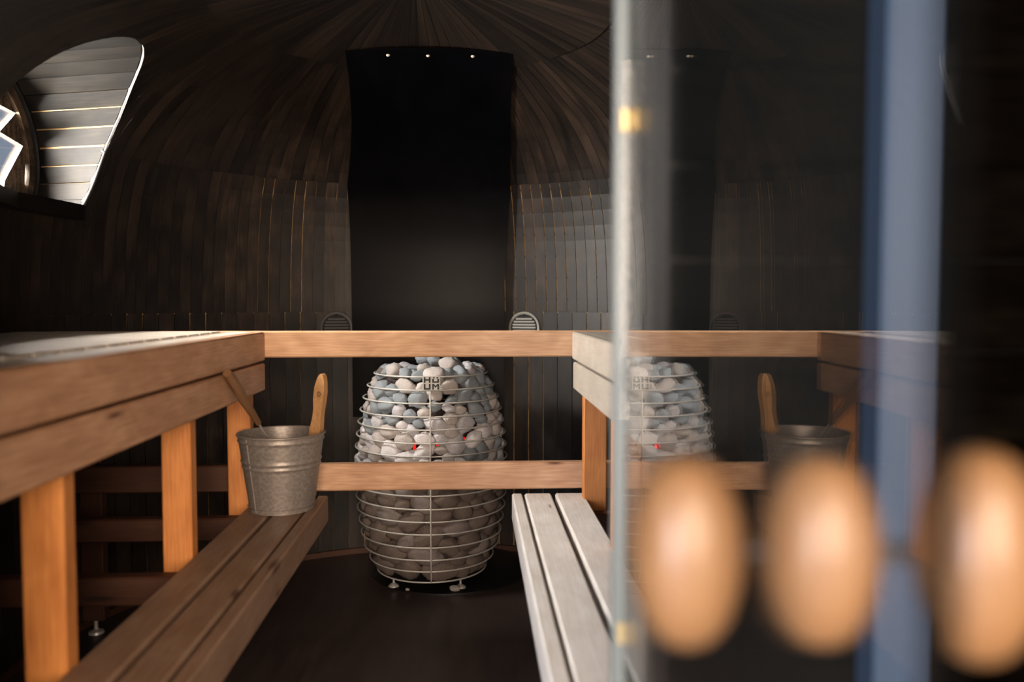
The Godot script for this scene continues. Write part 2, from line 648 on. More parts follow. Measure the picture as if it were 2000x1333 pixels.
func plank_ring(called: String, label: String, h0: float, h1: float, count: int, segs: int, wide_gap: float, inset: float) -> void:
	var o := thing(called, label, "ceiling" if h0 > 1.5 else "wall", Vector3.ZERO, "", "structure")
	# planks of even width round the oval
	var angs := []
	var acc := [0.0]
	var fine := 720
	for i in fine:
		acc.append(acc[-1] + (dome(TAU * (i + 1) / fine, h0) - dome(TAU * i / fine, h0)).length())
	var j := 0
	var shift := rng.randf()
	for i in count + 1:
		var want: float = acc[-1] * i / count
		while j < fine - 1 and acc[j + 1] < want:
			j += 1
		angs.append(TAU * (j + (want - acc[j]) / (acc[j + 1] - acc[j])) / fine + shift * TAU / count)
	for i in count:
		var a0: float = angs[i]
		var a1: float = angs[i + 1]
		var rear := sin((a0 + a1) * 0.5) > 0.3
		var right := cos((a0 + a1) * 0.5) > 0.0
		var gap := 0.0012
		if rear and rng.randf() < (0.7 if right else (0.3 if h0 < 0.5 else 0.06)):
			gap = wide_gap * rng.randf_range(0.7, 1.1)
		var touched := not hole_span(a0, h0, h1).is_empty() or not hole_span(a1, h0, h1).is_empty() or not hole_span((a0 + a1) * 0.5, h0, h1).is_empty()
		if not touched:
			part("plank", plank_mesh([[a0, a1, [h0, h0], [h1, h1], false, false]], gap, segs, inset), null, o)
			continue
		var below := []
		var above := []
		var n_sub := 6
		for k in n_sub:
			var b0 := lerpf(a0, a1, float(k) / n_sub)
			var b1 := lerpf(a0, a1, float(k + 1) / n_sub)
			var sa := hole_span(b0, h0, h1)
			var sb := hole_span(b1, h0, h1)
			if sa.is_empty() and sb.is_empty():
				below.append([b0, b1, [h0, h0], [h1, h1], false, false])
				continue
			for pair in 2:
				var this: Array = sa if pair == 0 else sb
				var other: Array = sb if pair == 0 else sa
				if this.is_empty():
					var mid := clampf((other[0] + other[1]) * 0.5, h0, h1)
					this = [mid, mid] if other[0] > h0 + 0.001 and other[1] < h1 - 0.001 else ([h0, h0] if other[0] <= h0 + 0.001 else [h1, h1])
				if pair == 0:
					sa = this
				else:
					sb = this
			if maxf(sa[0], sb[0]) > h0 + 0.002:
				below.append([b0, b1, [h0, h0], [sa[0], sb[0]], false, true])
			if minf(sa[1], sb[1]) < h1 - 0.002:
				above.append([b0, b1, [sa[1], sb[1]], [h1, h1], true, false])
		for cols in [below, above]:
			if not cols.is_empty():
				part("plank", plank_mesh(cols, gap, segs, inset), null, o)
	# the pale boarding behind the planks
	var back := MB.new()
	var n := 160
	for i in n:
		var a0 := TAU * i / n
		var a1 := TAU * (i + 1) / n
		for k in 6:
			var ha := lerpf(h0 - (0.005 if h0 > 0.0 else 0.0), h1 + 0.005, k / 6.0)
			var hb := lerpf(h0 - (0.005 if h0 > 0.0 else 0.0), h1 + 0.005, (k + 1) / 6.0)
			if in_hole(dome(a0, ha)) or in_hole(dome(a1, hb)) or in_hole(dome(a1, ha)) or in_hole(dome(a0, hb)) or in_hole(dome((a0 + a1) * 0.5, (ha + hb) * 0.5)):
				continue
			var f := [dome(a0, ha, 0.0045 - inset), dome(a1, ha, 0.0045 - inset), dome(a1, hb, 0.0045 - inset), dome(a0, hb, 0.0045 - inset)]
			var g := [dome(a0, ha, 0.03), dome(a1, ha, 0.03), dome(a1, hb, 0.03), dome(a0, hb, 0.03)]
			back.quad(f[0], f[1], f[2], f[3], f[0] - g[0], Vector2(0, 0), Vector2(0.05, 0), Vector2(0.05, 0.3), Vector2(0, 0.3))
			back.quad(g[0], g[1], g[2], g[3], g[0] - f[0])
	part("backing", back.mesh(), M.raw if wide_gap > 0.002 else M.black, o)


func build_setting() -> void:
	M.cutend = mat(Color(0.36, 0.34, 0.33), 0.8)
	plank_ring("wall_lower", "dark stained upright planks of the straight lower wall behind the benches", 0.0, 1.0, 124, 1, 0.0046, 0.0)
	plank_ring("wall_upper", "dark narrow planks curving inwards above the straight lower wall", 1.0, 1.51, 176, 9, 0.0042, 0.004)
	plank_ring("ceiling_lower", "dark planks of the dome's steep lower ceiling band", 1.51, 1.83, 150, 9, 0.0014, 0.008)
	plank_ring("ceiling_crown", "dark planks fanning out from the top of the domed ceiling", 1.83, 1.955, 78, 5, 0.0014, 0.012)
	var cap := MB.new()
	cap.lathe([Vector2(0, 1.945), Vector2(0.06, 1.945), Vector2(0.06, 1.98), Vector2(0, 1.98)], 24, V(CX, 0, ZC))
	part("crown_cap", cap.mesh(), M.black, get_node("ceiling_crown"))
	# floor
	var fl := thing("floor", "dark smooth floor between the benches", "floor", V(0, 0, 1.9), "", "structure")
	var f := MB.new()
	f.box(Vector3(CX, -0.02, -(1.95 - 1.9)), Vector3(2.9, 0.04, 3.4), 0.0)
	part("floor_sheet", f.mesh(), M.floor, fl)
	var plate := MB.new()
	plate.lathe([Vector2(0, 0), Vector2(0.3, 0), Vector2(0.3, 0.006), Vector2(0.294, 0.009), Vector2(0, 0.009)], 64)
	part("heater_plate", plate.mesh(), M.black, fl, V(-0.09, 0, 3.2) - fl.position)
	# skirting where the planks meet the floor
	var sk := thing("baseboard_round", "thin dark skirting strip round the foot of the plank wall", "baseboard", Vector3.ZERO, "", "structure")
	var s := MB.new()
	for i in 120:
		var a0 := TAU * i / 120
		var a1 := TAU * (i + 1) / 120
		if in_hole(dome(a0, 0.1)) or in_hole(dome(a1, 0.1)):
			continue
		var p := [dome(a0, 0.0, -0.014), dome(a1, 0.0, -0.014), dome(a1, 0.0), dome(a0, 0.0)]
		var up := Vector3(0, 0.022, 0)
		s.quad(p[0], p[1], p[1] + up, p[0] + up, p[0] - p[3])
		s.quad(p[0] + up, p[1] + up, p[2] + up, p[3] + up, Vector3.UP)
	part("skirting_strip", s.mesh(), M.rail, sk)
	# front wall outside the door: horizontal dark siding
	for side in [-1, 1]:
		var o := thing("wall_front", ["dark horizontal siding left of the doorway, outside the frame", "dark horizontal siding seen through the glass door beside the pale post"][(side + 1) / 2], "wall", Vector3.ZERO, "", "structure")
		var x0: float = -1.7 if side < 0 else DOOR_R
		var x1: float = DOOR_L if side < 0 else 1.7
		for k in 25:
			var y0 := k * 0.09
			bar("siding_board", x0, x1, y0 + 0.001, y0 + 0.089, 0.778, 0.80, M.siding, o, 0.004)
		bar("wall_core", x0, x1, 0.0, 2.25, 0.80, 0.83, M.black, o, 0.0)
	# doorway: header and the two reveals that reach back to the dome
	var head := thing("trim_1", "dark header board over the doorway, above the frame", "trim", Vector3.ZERO, "", "structure")
	bar("header_board", DOOR_L, DOOR_R, DOOR_H, 2.25, 0.778, 0.83, M.siding, head)
	bar("tunnel_roof", DOOR_L, DOOR_R, DOOR_H, DOOR_H + 0.03, 0.83, 1.6, M.black, head)
	for side in [-1, 1]:
		var o := thing("trim_2" if side < 0 else "trim_3", ["brown wooden reveal on the doorway's left, outside the frame", "brown wooden door reveal right behind the glass door's edge"][(side + 1) / 2], "trim", Vector3.ZERO, "", "structure")
		var x: float = DOOR_L if side < 0 else DOOR_R
		var pts := PackedVector2Array([Vector2(0.83, 0.0)])
		for k in 18:
			var h := DOOR_H * k / 17.0
			var sc := dome_scale(h)
			var q := (x - CX) / (RB * sc)
			pts.append(Vector2(ZC - RF * sc * sqrt(1.0 - q * q) + 0.02, h))
		pts.append(Vector2(0.83, DOOR_H))
		var b := MB.new()
		b.slab(pts, 0.0, 0.03)
		var turn := Basis(Vector3(0, 0, -1), Vector3.UP, Vector3(1, 0, 0))
		part("reveal_board", b.mesh(), M.reveal, o, Vector3(x if side > 0 else x - 0.03, 0, 0), turn)
		bar("jamb", (DOOR_R - 0.002) if side > 0 else (DOOR_L - 0.03), (DOOR_R + 0.03) if side > 0 else (DOOR_L + 0.002), 0.0, DOOR_H, 0.79, 0.835, M.reveal, o)
	var post := thing("trim_4", "pale blue-grey upright post on the dark siding behind the glass door", "post", Vector3.ZERO, "", "structure")
	bar("upright", 0.372, 0.424, 0.0, 2.2, 0.735, 0.778, M.painted, post, 0.004)
	# porch: roof, right wall and deck; open to the left and behind
	var porch := thing("ceiling_porch", "dark porch roof over the camera, outside the frame", "ceiling", Vector3.ZERO, "", "structure")
	bar("roof_boards", -1.7, 1.7, 2.25, 2.3, -0.9, 0.83, M.siding, porch, 0.0)
	var rw := thing("wall_right", "dark porch side wall to the right, outside the frame", "wall", Vector3.ZERO, "", "structure")
	bar("side_boards", 1.6, 1.65, -0.1, 2.25, -0.9, 0.778, M.siding, rw, 0.0)
	var deck := thing("floor_porch", "dark porch deck in front of the doorway, outside the frame", "floor", Vector3.ZERO, "", "structure")
	bar("deck", -1.7, 1.7, -0.04, 0.0, -0.9, 0.25, M.floor, deck, 0.0)
	var gr := thing("ground", "open ground round the sauna, outside the frame", "ground", Vector3.ZERO, "", "structure")
	bar("earth", -30.0, 30.0, -0.25, -0.05, -30.0, 30.0, M.ground, gr, 0.0)
	build_panel()
	build_vents()


func build_panel() -> void:
	var o := thing("heat_shield", "tall black sheet metal heat shield on the wall behind the stone heater", "heat shield", V(-0.155, 0.57, 3.4))
	var b := MB.new()
	var pts := []
	var n := 30
	for i in n + 1:
		var h := lerpf(0.57, 1.838, float(i) / n)
		var r := dome_scale(h) * RB
		pts.append(V(0, h, ZC + sqrt(maxf(r * r - 0.325 * 0.325, 0.01)) - 0.028))
	var rows := []
	for i in n + 1:
		var f := float(i) / n
		var hh := lerpf(0.57, 1.838, f)
		var left := lerpf(-0.487, -0.402, clampf((hh - 1.5) / 0.338, 0.0, 1.0))
		var right := 0.131 + 0.022 * clampf(1.0 - absf(hh - 1.5) / 0.4, 0.0, 1.0)
		var d: Vector3 = (pts[mini(i + 1, n)] - pts[maxi(i - 1, 0)]).normalized()
		var nn := Vector3(0, -d.z, d.y).normalized()
		if nn.z < 0:
			nn = -nn
		rows.append([left, right, pts[i], nn])
	var cols := 12
	var lift := func(x: float, l: float, r: float, f: float) -> Vector3:
		var q := (x - (l + r) * 0.5) / ((r - l) * 0.5)
		return Vector3(0, 0.012 * (1.0 - q * q) * f, 0)
	for i in n:
		var r: Array = rows[i]
		var q: Array = rows[i + 1]
		for c in cols:
			var f0 := float(c) / cols
			var f1 := float(c + 1) / cols
			var fr := 1.0 if i == n - 1 else 0.0
			var xs := [lerpf(r[0], r[1], f0), lerpf(r[0], r[1], f1), lerpf(q[0], q[1], f1), lerpf(q[0], q[1], f0)]
			var top0: Vector3 = lift.call(xs[3], q[0], q[1], fr)
			var top1: Vector3 = lift.call(xs[2], q[0], q[1], fr)
			var p := [r[2] + Vector3(xs[0], 0, 0), r[2] + Vector3(xs[1], 0, 0), q[2] + Vector3(xs[2], 0, 0) + top1, q[2] + Vector3(xs[3], 0, 0) + top0]
			b.smooth_quad(p, [r[3], r[3], q[3], q[3]], [Vector2(xs[0], r[2].y), Vector2(xs[1], r[2].y), Vector2(xs[2], q[2].y), Vector2(xs[3], q[2].y)])
			var e := [p[0] - r[3] * 0.003, p[1] - r[3] * 0.003, p[2] - q[3] * 0.003, p[3] - q[3] * 0.003]
			b.smooth_quad(e, [-r[3], -r[3], -q[3], -q[3]], [Vector2.ZERO, Vector2.ZERO, Vector2.ZERO, Vector2.ZERO])
			if c == 0:
				b.quad(p[0], p[3], e[3], e[0], Vector3.LEFT)
			if c == cols - 1:
				b.quad(p[1], p[2], e[2], e[1], Vector3.RIGHT)
			if i == n - 1:
				b.quad(p[2], p[3], e[3], e[2], Vector3.UP)
			if i == 0:
				b.quad(p[0], p[1], e[1], e[0], Vector3.DOWN)
	part("sheet", b.mesh(), M.panel, o, -o.position)
	# mounting battens behind the sheet and its screws
	for x in [-0.36, 0.02]:
		bar("batten", x, x + 0.04, 0.62, 1.1, 3.413, 3.43, M.black, o)
	for x in [-0.268, -0.140, 0.004]:
		var s := MB.new()
		s.lathe([Vector2(0, 0.004), Vector2(0.003, 0.0038), Vector2(0.0055, 0.002), Vector2(0.0062, 0.0), Vector2(0.0, 0.0)], 16)
		var r: Array = rows[n]
		var nn: Vector3 = r[3]
		var down: Vector3 = (rows[n - 1][2] - r[2]).normalized() * 0.016
		var turn := Basis(Quaternion(Vector3.UP, nn))
		part("screw", s.mesh(), M.screw, o, Vector3(x, r[2].y, r[2].z) + down + nn * 0.0006 - o.position, turn).set_meta("label", "silver screw head")


func build_vents() -> void:
	for k in 2:
		var x: float = [-0.552, 0.216][k]
		var label: String = ["dark round air vent on the plank wall to the left of the heat shield", "lighter grey round air vent on the plank wall right of the heat shield"][k]
		var dx := x - CX
		var ang := acos(dx / RB)
		var c := dome(ang, 0.934)
		var o := thing("air_vent", label, "air vent", c, "round air vents beside the heat shield")
		var inward := Vector3(CX, c.y, -ZC) - c
		inward.y = 0
		inward = inward.normalized()
		var turn := Basis(Vector3.UP.cross(inward).normalized(), Vector3.UP, inward)
		var flat := turn * Basis(Vector3.RIGHT, PI / 2)
		var m := mat(Color(0.36, 0.35, 0.35) if k == 0 else Color(0.62, 0.62, 0.59), 0.5, null, 0.1)
		var plate := MB.new()
		plate.lathe([Vector2(0, 0.004), Vector2(0.058, 0.004), Vector2(0.058, 0.0), Vector2(0.0, 0.0)], 40)
		part("plate", plate.mesh(), M.dark, o, inward * 0.002, flat)
		var rim := MB.new()
		rim.lathe([Vector2(0.055, 0.0), Vector2(0.0665, 0.0), Vector2(0.0665, 0.006), Vector2(0.0645, 0.009), Vector2(0.059, 0.009), Vector2(0.055, 0.005)], 40)
		part("rim", rim.mesh(), m, o, inward * 0.002, flat)
		for i in 7:
			var y := -0.036 + i * 0.012
			var half := sqrt(0.05 * 0.05 - y * y)
			var s := MB.new()
			s.box(Vector3.ZERO, Vector3(half * 2.0, 0.0082, 0.003), 0.001)
			part("slat", s.mesh(), m, o, inward * 0.0095 + Vector3(0, y, 0), turn * Basis(Vector3.RIGHT, -0.35))
		var screw := MB.new()
		screw.lathe([Vector2(0, 0.003), Vector2(0.004, 0.002), Vector2(0.005, 0.0), Vector2(0, 0)], 12)
		part("screw", screw.mesh(), M.dark, o, inward * 0.006 + Vector3(0, 0.053, 0), flat)


# ------------------------------------------------------------------ round window in its tunnel
func build_window() -> void:
	var o := thing("window_1", "round window at the end of a short plank tunnel in the left wall", "window", V(NX, NH, NZ), "", "structure")
	var xo := NX
	var count := 31
	var lining := Node3D.new()
	lining.name = "tunnel_lining"
	o.add_child(lining)
	for i in count:
		var a0 := TAU * i / count
		var a1 := TAU * (i + 1) / count
		if NH + NR * sin((a0 + a1) * 0.5) < SILL - 0.04:
			continue
		var gap := 0.0012
		if cos(a0) > 0.5 and sin(a0) < 0.75 and rng.randf() < 0.75:
			gap = 0.005
		var b := MB.new()
		var rows := []
		for a in [a0, a1]:
			var g: float = gap / NR * 0.5 * (1.0 if a == a0 else -1.0)
			var d := NZ + NR * cos(a + g)
			var h := NH + NR * sin(a + g)
			var d2 := NZ + (NR + 0.012) * cos(a + g)
			var h2 := NH + (NR + 0.012) * sin(a + g)
			rows.append([V(xo, h, d), tunnel_mouth(a + g, NR, 0.004), tunnel_mouth(a + g, NR + 0.012, 0.004), V(xo, h2, d2)])
		var mid := (a0 + a1) * 0.5
		var inward := -Vector3(0, sin(mid), -cos(mid))
		var r: Array = rows[0]
		var q: Array = rows[1]
		var uo := Vector2(rng.randf(), rng.randf())
		b.quad(r[0], r[1], q[1], q[0], inward, uo, uo + Vector2(0.12, 0), uo + Vector2(0.12, 0.2), uo + Vector2(0, 0.2))
		b.quad(r[3], r[2], q[2], q[3], -inward)
		b.quad(r[0], r[1], r[2], r[3], r[0] - q[0])
		b.quad(q[0], q[1], q[2], q[3], q[0] - r[0])
		b.quad(r[1], q[1], q[2], r[2], Vector3.RIGHT)
		b.quad(r[0], q[0], q[3], r[3], Vector3.LEFT)
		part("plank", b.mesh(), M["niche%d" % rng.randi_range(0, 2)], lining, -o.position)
	var back := MB.new()
	for i in 96:
		var a0 := TAU * i / 96
		var a1 := TAU * (i + 1) / 96
		var p := []
		for a in [a0, a1]:
			for rr in [NR + 0.0055, NR + 0.03]:
				var d: float = NZ + rr * cos(a)
				var h: float = NH + rr * sin(a)
				p.append(V(xo, h, d))
				p.append(tunnel_mouth(a, rr, 0.012))
		var inward := -Vector3(0, sin(a0), -cos(a0))
		b_quad4(back, p[0], p[1], p[5], p[4], inward)
		b_quad4(back, p[2], p[3], p[7], p[6], -inward)
	part("lining_backing", back.mesh(), M.raw, o, -o.position)
	# end ring, wooden end boards with a pointed opening, pane
	var turn := Basis(Vector3(0, 0, -1), Vector3.UP, Vector3(1, 0, 0))     # x' = depth, y' = up, z' = room side
	var ring := MB.new()
	var wood := MB.new()
	ring_slab(ring, NR - 0.012, NR + 0.002, 0.0, 0.028)
	ring_slab(wood, NR - 0.045, NR - 0.012, 0.0, 0.014)
	part("frame_band", ring.mesh(), M.black, o, Vector3.ZERO, turn)
	part("frame_ring", wood.mesh(), M.endwood, o, Vector3.ZERO, turn).set_meta("label", "lighter wooden ring")
	# opening outline, as depth and height from the middle: points towards the room's rear stay wooden
	var outline := [Vector2(0.10, -0.12), Vector2(0.116, -0.065), Vector2(0.223, 0.057), Vector2(0.095, 0.075), Vector2(0.187, 0.150), Vector2(0.099, 0.155)]
	for k in 12:  # unseen side shaped wide open to let window light in
		var a := deg_to_rad(68.0 + k * 19.5)
		outline.append(Vector2(cos(a), sin(a)) * 0.235)
	for i in outline.size():
		var p: Vector2 = outline[i]
		var q: Vector2 = outline[(i + 1) % outline.size()]
		var b := MB.new()
		var pa := p.angle()
		var qa := q.angle()
		while qa - pa > PI:
			qa -= TAU
		while pa - qa > PI:
			qa += TAU
		var R := NR - 0.03
		var po := p.normalized() * R
		var qo := q.normalized() * R
		var poly := PackedVector2Array([p, q, qo, po])
		if absf(qa - pa) < 0.02:
			continue
		if Geometry2D.triangulate_polygon(poly).is_empty():
			continue
		b.slab(poly, -0.002, 0.002)
		part("end_board", b.mesh(), M.endwood, o, Vector3.ZERO, turn)
	var rim := MB.new()
	for i in outline.size():
		var p: Vector2 = outline[i]
		var q: Vector2 = outline[(i + 1) % outline.size()]
		rim.tube([turn * Vector3(p.x, p.y, 0.003), turn * Vector3(q.x, q.y, 0.003)], 0.0016, 6)
	part("glazing_bead", rim.mesh(), M.black, o)
	var trim := MB.new()
	var round := []
	for k in 60:
		var a := lerpf(-0.47, PI + 0.47, k / 59.0)
		round.append(tunnel_mouth(a, NR + 0.002, -0.004))
	trim.tube(round, 0.0055, 8)
	part("edge_trim", trim.mesh(), M.trim, o, -o.position)
	var pane := MB.new()
	pane.lathe([Vector2(0, 0), Vector2(NR - 0.02, 0), Vector2(NR - 0.02, 0.004), Vector2(0, 0.004)], 48)
	part("pane", pane.mesh(), M.glass, o, Vector3(-0.012, 0, 0), Basis(Vector3.BACK, -PI / 2))
	var cover := MB.new()
	ring_slab(cover, NR - 0.03, NR + 0.05, -0.02, 0.0)
	part("outer_flange", cover.mesh(), M.black, o, Vector3.ZERO, turn)
	# sill ledge
	var sill := thing("trim_5", "thick black sill ledge below the round window opening", "sill", Vector3.ZERO, "", "structure")
	var b := MB.new()
	var p0 := V(-1.075, SILL, 1.95)
	var p1 := V(-1.148, SILL, 2.645)
	var edge := PackedVector2Array([Vector2(1.95, -1.14), Vector2(2.30, -1.215), Vector2(2.60, -1.178), Vector2(2.625, -1.19), Vector2(2.66, -1.26), Vector2(2.74, -1.42), Vector2(1.92, -1.42)])
	var poly := PackedVector2Array()
	for e in edge:
		poly.append(Vector2(e.y, e.x))
	b.slab(poly, SILL - 0.042, SILL)
	var lay := Basis(Vector3.RIGHT, Vector3(0, 0, -1), Vector3.UP)
	part("ledge", b.mesh(), M.black, sill, Vector3.ZERO, lay)


func b_quad4(b: MB, p: Vector3, q: Vector3, r: Vector3, s: Vector3, out: Vector3) -> void:
	b.quad(p, q, r, s, out, Vector2(0, 0), Vector2(0.1, 0), Vector2(0.1, 0.1), Vector2(0, 0.1))


func ring_slab(b: MB, r0: float, r1: float, z0: float, z1: float) -> void:
	var n := 72
	for i in n:
		var a := Vector2.from_angle(TAU * i / n)
		var c := Vector2.from_angle(TAU * (i + 1) / n)
		var m := (a + c).normalized()
		for z in [z0, z1]:
			b.quad(Vector3(a.x * r0, a.y * r0, z), Vector3(c.x * r0, c.y * r0, z), Vector3(c.x * r1, c.y * r1, z), Vector3(a.x * r1, a.y * r1, z), Vector3(0, 0, 1 if z == z1 else -1), Vector2(i * 0.04, 0), Vector2(i * 0.04 + 0.04, 0), Vector2(i * 0.04 + 0.04, 0.1), Vector2(i * 0.04, 0.1))
		for r in [r0, r1]:
			b.quad(Vector3(a.x * r, a.y * r, z0), Vector3(c.x * r, c.y * r, z0), Vector3(c.x * r, c.y * r, z1), Vector3(a.x * r, a.y * r, z1), Vector3(m.x, m.y, 0) * (1.0 if r == r1 else -1.0), Vector2(i * 0.04, 0), Vector2(i * 0.04 + 0.04, 0), Vector2(i * 0.04 + 0.04, 0.1), Vector2(i * 0.04, 0.1))


# ------------------------------------------------------------------ heater
const HX := -0.153
const HZ := 3.09
const HOOPS := [[0.779, 0.205], [0.735, 0.230], [0.691, 0.246], [0.646, 0.257], [0.602, 0.265], [0.557, 0.271], [0.512, 0.275], [0.467, 0.278], [0.421, 0.279], [0.377, 0.277], [0.330, 0.274], [0.285, 0.270], [0.240, 0.264], [0.192, 0.256], [0.145, 0.245], [0.099, 0.226], [0.052, 0.199]]


func heater_radius(h: float) -> float:
	if h >= HOOPS[0][0]:
		return HOOPS[0][1] - (h - HOOPS[0][0]) * 0.8
	for i in HOOPS.size() - 1:
		if h >= HOOPS[i + 1][0]:
			return lerpf(HOOPS[i + 1][1], HOOPS[i][1], (h - HOOPS[i + 1][0]) / (HOOPS[i][0] - HOOPS[i + 1][0]))
	return HOOPS[-1][1]


func build_heater() -> void:
	var o := thing("sauna_heater", "barrel-shaped wire cage heater filled with round stones, with a letter badge", "sauna heater", V(HX, 0, HZ))
	var toward := atan2(HZ, -HX)      # turn so that the front rod faces the camera
	var face := Vector3(-HX, 0, HZ).normalized()
	var across := Vector3.UP.cross(face).normalized()
	for i in HOOPS.size():
		var b := MB.new()
		var pts := []
		for k in 72:
			var a := TAU * k / 72
			pts.append(Vector3(cos(a), 0, sin(a)) * (HOOPS[i][1] + 0.0035))
		b.tube(pts, 0.0031, 7, true)
		part("hoop", b.mesh(), M.wire, o, Vector3(0, HOOPS[i][0], 0))
	for k in 3:
		var dir := face.rotated(Vector3.UP, k * TAU / 3 - 0.012)
		var pts := []
		for i in HOOPS.size():
			pts.append(dir * (HOOPS[i][1] + 0.0085) + Vector3(0, HOOPS[i][0], 0))
		var b := MB.new()
		b.tube(pts, 0.0028, 7)
		part("rod", b.mesh(), M.wire, o)
	# base ring, legs, feet
	var base := MB.new()
	base.lathe([Vector2(0, 0.045), Vector2(0.19, 0.045), Vector2(0.19, 0.05), Vector2(0, 0.05)], 48)
	part("base_grate", base.mesh(), M.dark, o)
	for k in 4:
		var dir := face.rotated(Vector3.UP, PI / 4 + k * PI / 2 - 0.15)
		var l := MB.new()
		l.tube([dir * 0.172 + Vector3(0, 0.012, 0), dir * 0.172 + Vector3(0, 0.05, 0)], 0.004, 8)
		var leg := part("leg", l.mesh(), M.wire, o)
		var f := MB.new()
		f.lathe([Vector2(0, 0.009), Vector2(0.02, 0.009), Vector2(0.018, 0.014), Vector2(0.006, 0.022), Vector2(0, 0.022)], 20, dir * 0.172)
		part("foot", f.mesh(), M.steel, leg)
	# glowing heating rods inside the stones
	for k in 4:
		var dir := face.rotated(Vector3.UP, [-0.9, -0.35, 0.13, 0.75][k])
		var b := MB.new()
		b.tube([dir * 0.12 + Vector3(0, 0.2, 0), dir * 0.175 + Vector3(0, 0.53, 0), dir * 0.12 + Vector3(0, 0.68, 0)], 0.005, 8)
		part("heating_rod", b.mesh(), M.glow, o).set_meta("label", "glowing red rod between the stones")
	# badge with four letters on the two top hoops
	var turn := Basis(across, Vector3.UP, face) * Basis(Vector3.RIGHT, -0.42)
	var at := face * 0.2345 + Vector3(0, 0.759, 0) + across * 0.001
	var plate := MB.new()
	plate.box(Vector3.ZERO, Vector3(0.060, 0.050, 0.0024), 0.0006)
	var badge := part("badge", plate.mesh(), M.steel, o, at, turn)
	var cells := {"letter_h": [Vector2(-0.0265, 0.002), [[0, 0, 0.26, 1], [0.74, 0, 1, 1], [0.26, 0.38, 0.74, 0.64]]],
		"letter_u_dots": [Vector2(0.0025, 0.002), [[0, 0, 0.26, 0.68], [0.74, 0, 1, 0.68], [0.26, 0, 0.74, 0.26], [0.12, 0.78, 0.36, 1], [0.64, 0.78, 0.88, 1]]],
		"letter_u": [Vector2(-0.0265, -0.0225), [[0, 0, 0.26, 1], [0.74, 0, 1, 1], [0.26, 0, 0.74, 0.26]]],
		"letter_m": [Vector2(0.0025, -0.0225), [[0, 0, 0.24, 1], [0.76, 0, 1, 1]]]}
	for key in cells:
		var b := MB.new()
		var off: Vector2 = cells[key][0]
		var sz := Vector2(0.0235, 0.0205)
		for q in cells[key][1]:
			var c := off + Vector2(q[0] + q[2], q[1] + q[3]) * 0.5 * sz
			b.box(Vector3(c.x, c.y, 0.0013), Vector3((q[2] - q[0]) * sz.x, (q[3] - q[1]) * sz.y, 0.0012), 0.0)
		if key == "letter_m":
			for s in [-1, 1]:
				var poly := PackedVector2Array()
				for p in [Vector2(0.26, 1.0), Vector2(0.26, 0.66), Vector2(0, 0.30), Vector2(0, 0.64)]:
					poly.append(off + Vector2(0.5 + s * p.x, p.y) * sz)
				b.slab(poly, 0.0007, 0.0018)
		part(key, b.mesh(), M.letter, badge)


func stone_mesh(sd: int, angular: bool) -> ArrayMesh:
	var f := FastNoiseLite.new()
	f.seed = sd
	f.frequency = 0.55
	f.fractal_octaves = 2
	var r := RandomNumberGenerator.new()
	r.seed = sd
	var planes := []
	for k in (7 if angular else 3):
		planes.append([Vector3(r.randfn(), r.randfn(), r.randfn()).normalized(), r.randf_range(0.68, 0.86) if angular else r.randf_range(0.82, 0.92)])
	var st := SurfaceTool.new()
	st.begin(Mesh.PRIMITIVE_TRIANGLES)
	st.set_smooth_group(0)
	var nu := 22
	var nv := 13
	var grid := []
	for j in nv + 1:
		var row := []
		for i in nu:
			var th := PI * j / nv
			var ph := TAU * i / nu
			var d := Vector3(sin(th) * cos(ph), cos(th), sin(th) * sin(ph))
			var q := 1.0 + 0.30 * f.get_noise_3dv(d * 1.2) + 0.10 * f.get_noise_3dv(d * 3.5 + Vector3(9, 3, 1))
			for p in planes:
				var c: float = d.dot(p[0])
				if c > 0.05:
					var lim: float = p[1] / c
					if q > lim:
						q = lerpf(q, lim, 0.85)
			row.append(d * q)
		grid.append(row)
	for j in nv:
		for i in nu:
			var a: Vector3 = grid[j][i]
			var b: Vector3 = grid[j][(i + 1) % nu]
			var c: Vector3 = grid[j + 1][(i + 1) % nu]
			var d: Vector3 = grid[j + 1][i]
			for t in [[a, b, c], [a, c, d]]:
				var m: Vector3 = (t[2] - t[0]).cross(t[1] - t[0])
				if m.length_squared() < 1e-12:
					continue
				var flip: bool = m.dot(t[0] + t[1] + t[2]) < 0.0
				for k in ([0, 2, 1] if flip else [0, 1, 2]):
					st.add_vertex(t[k])
	st.generate_normals()
	return st.commit()


func ordinal(n: int) -> String:
	var words := ["first", "second", "third", "fourth", "fifth", "sixth", "seventh", "eighth", "ninth", "tenth", "eleventh", "twelfth", "thirteenth", "fourteenth", "fifteenth", "sixteenth", "seventeenth", "eighteenth", "nineteenth", "twentieth"]
	return words[mini(n, words.size()) - 1]


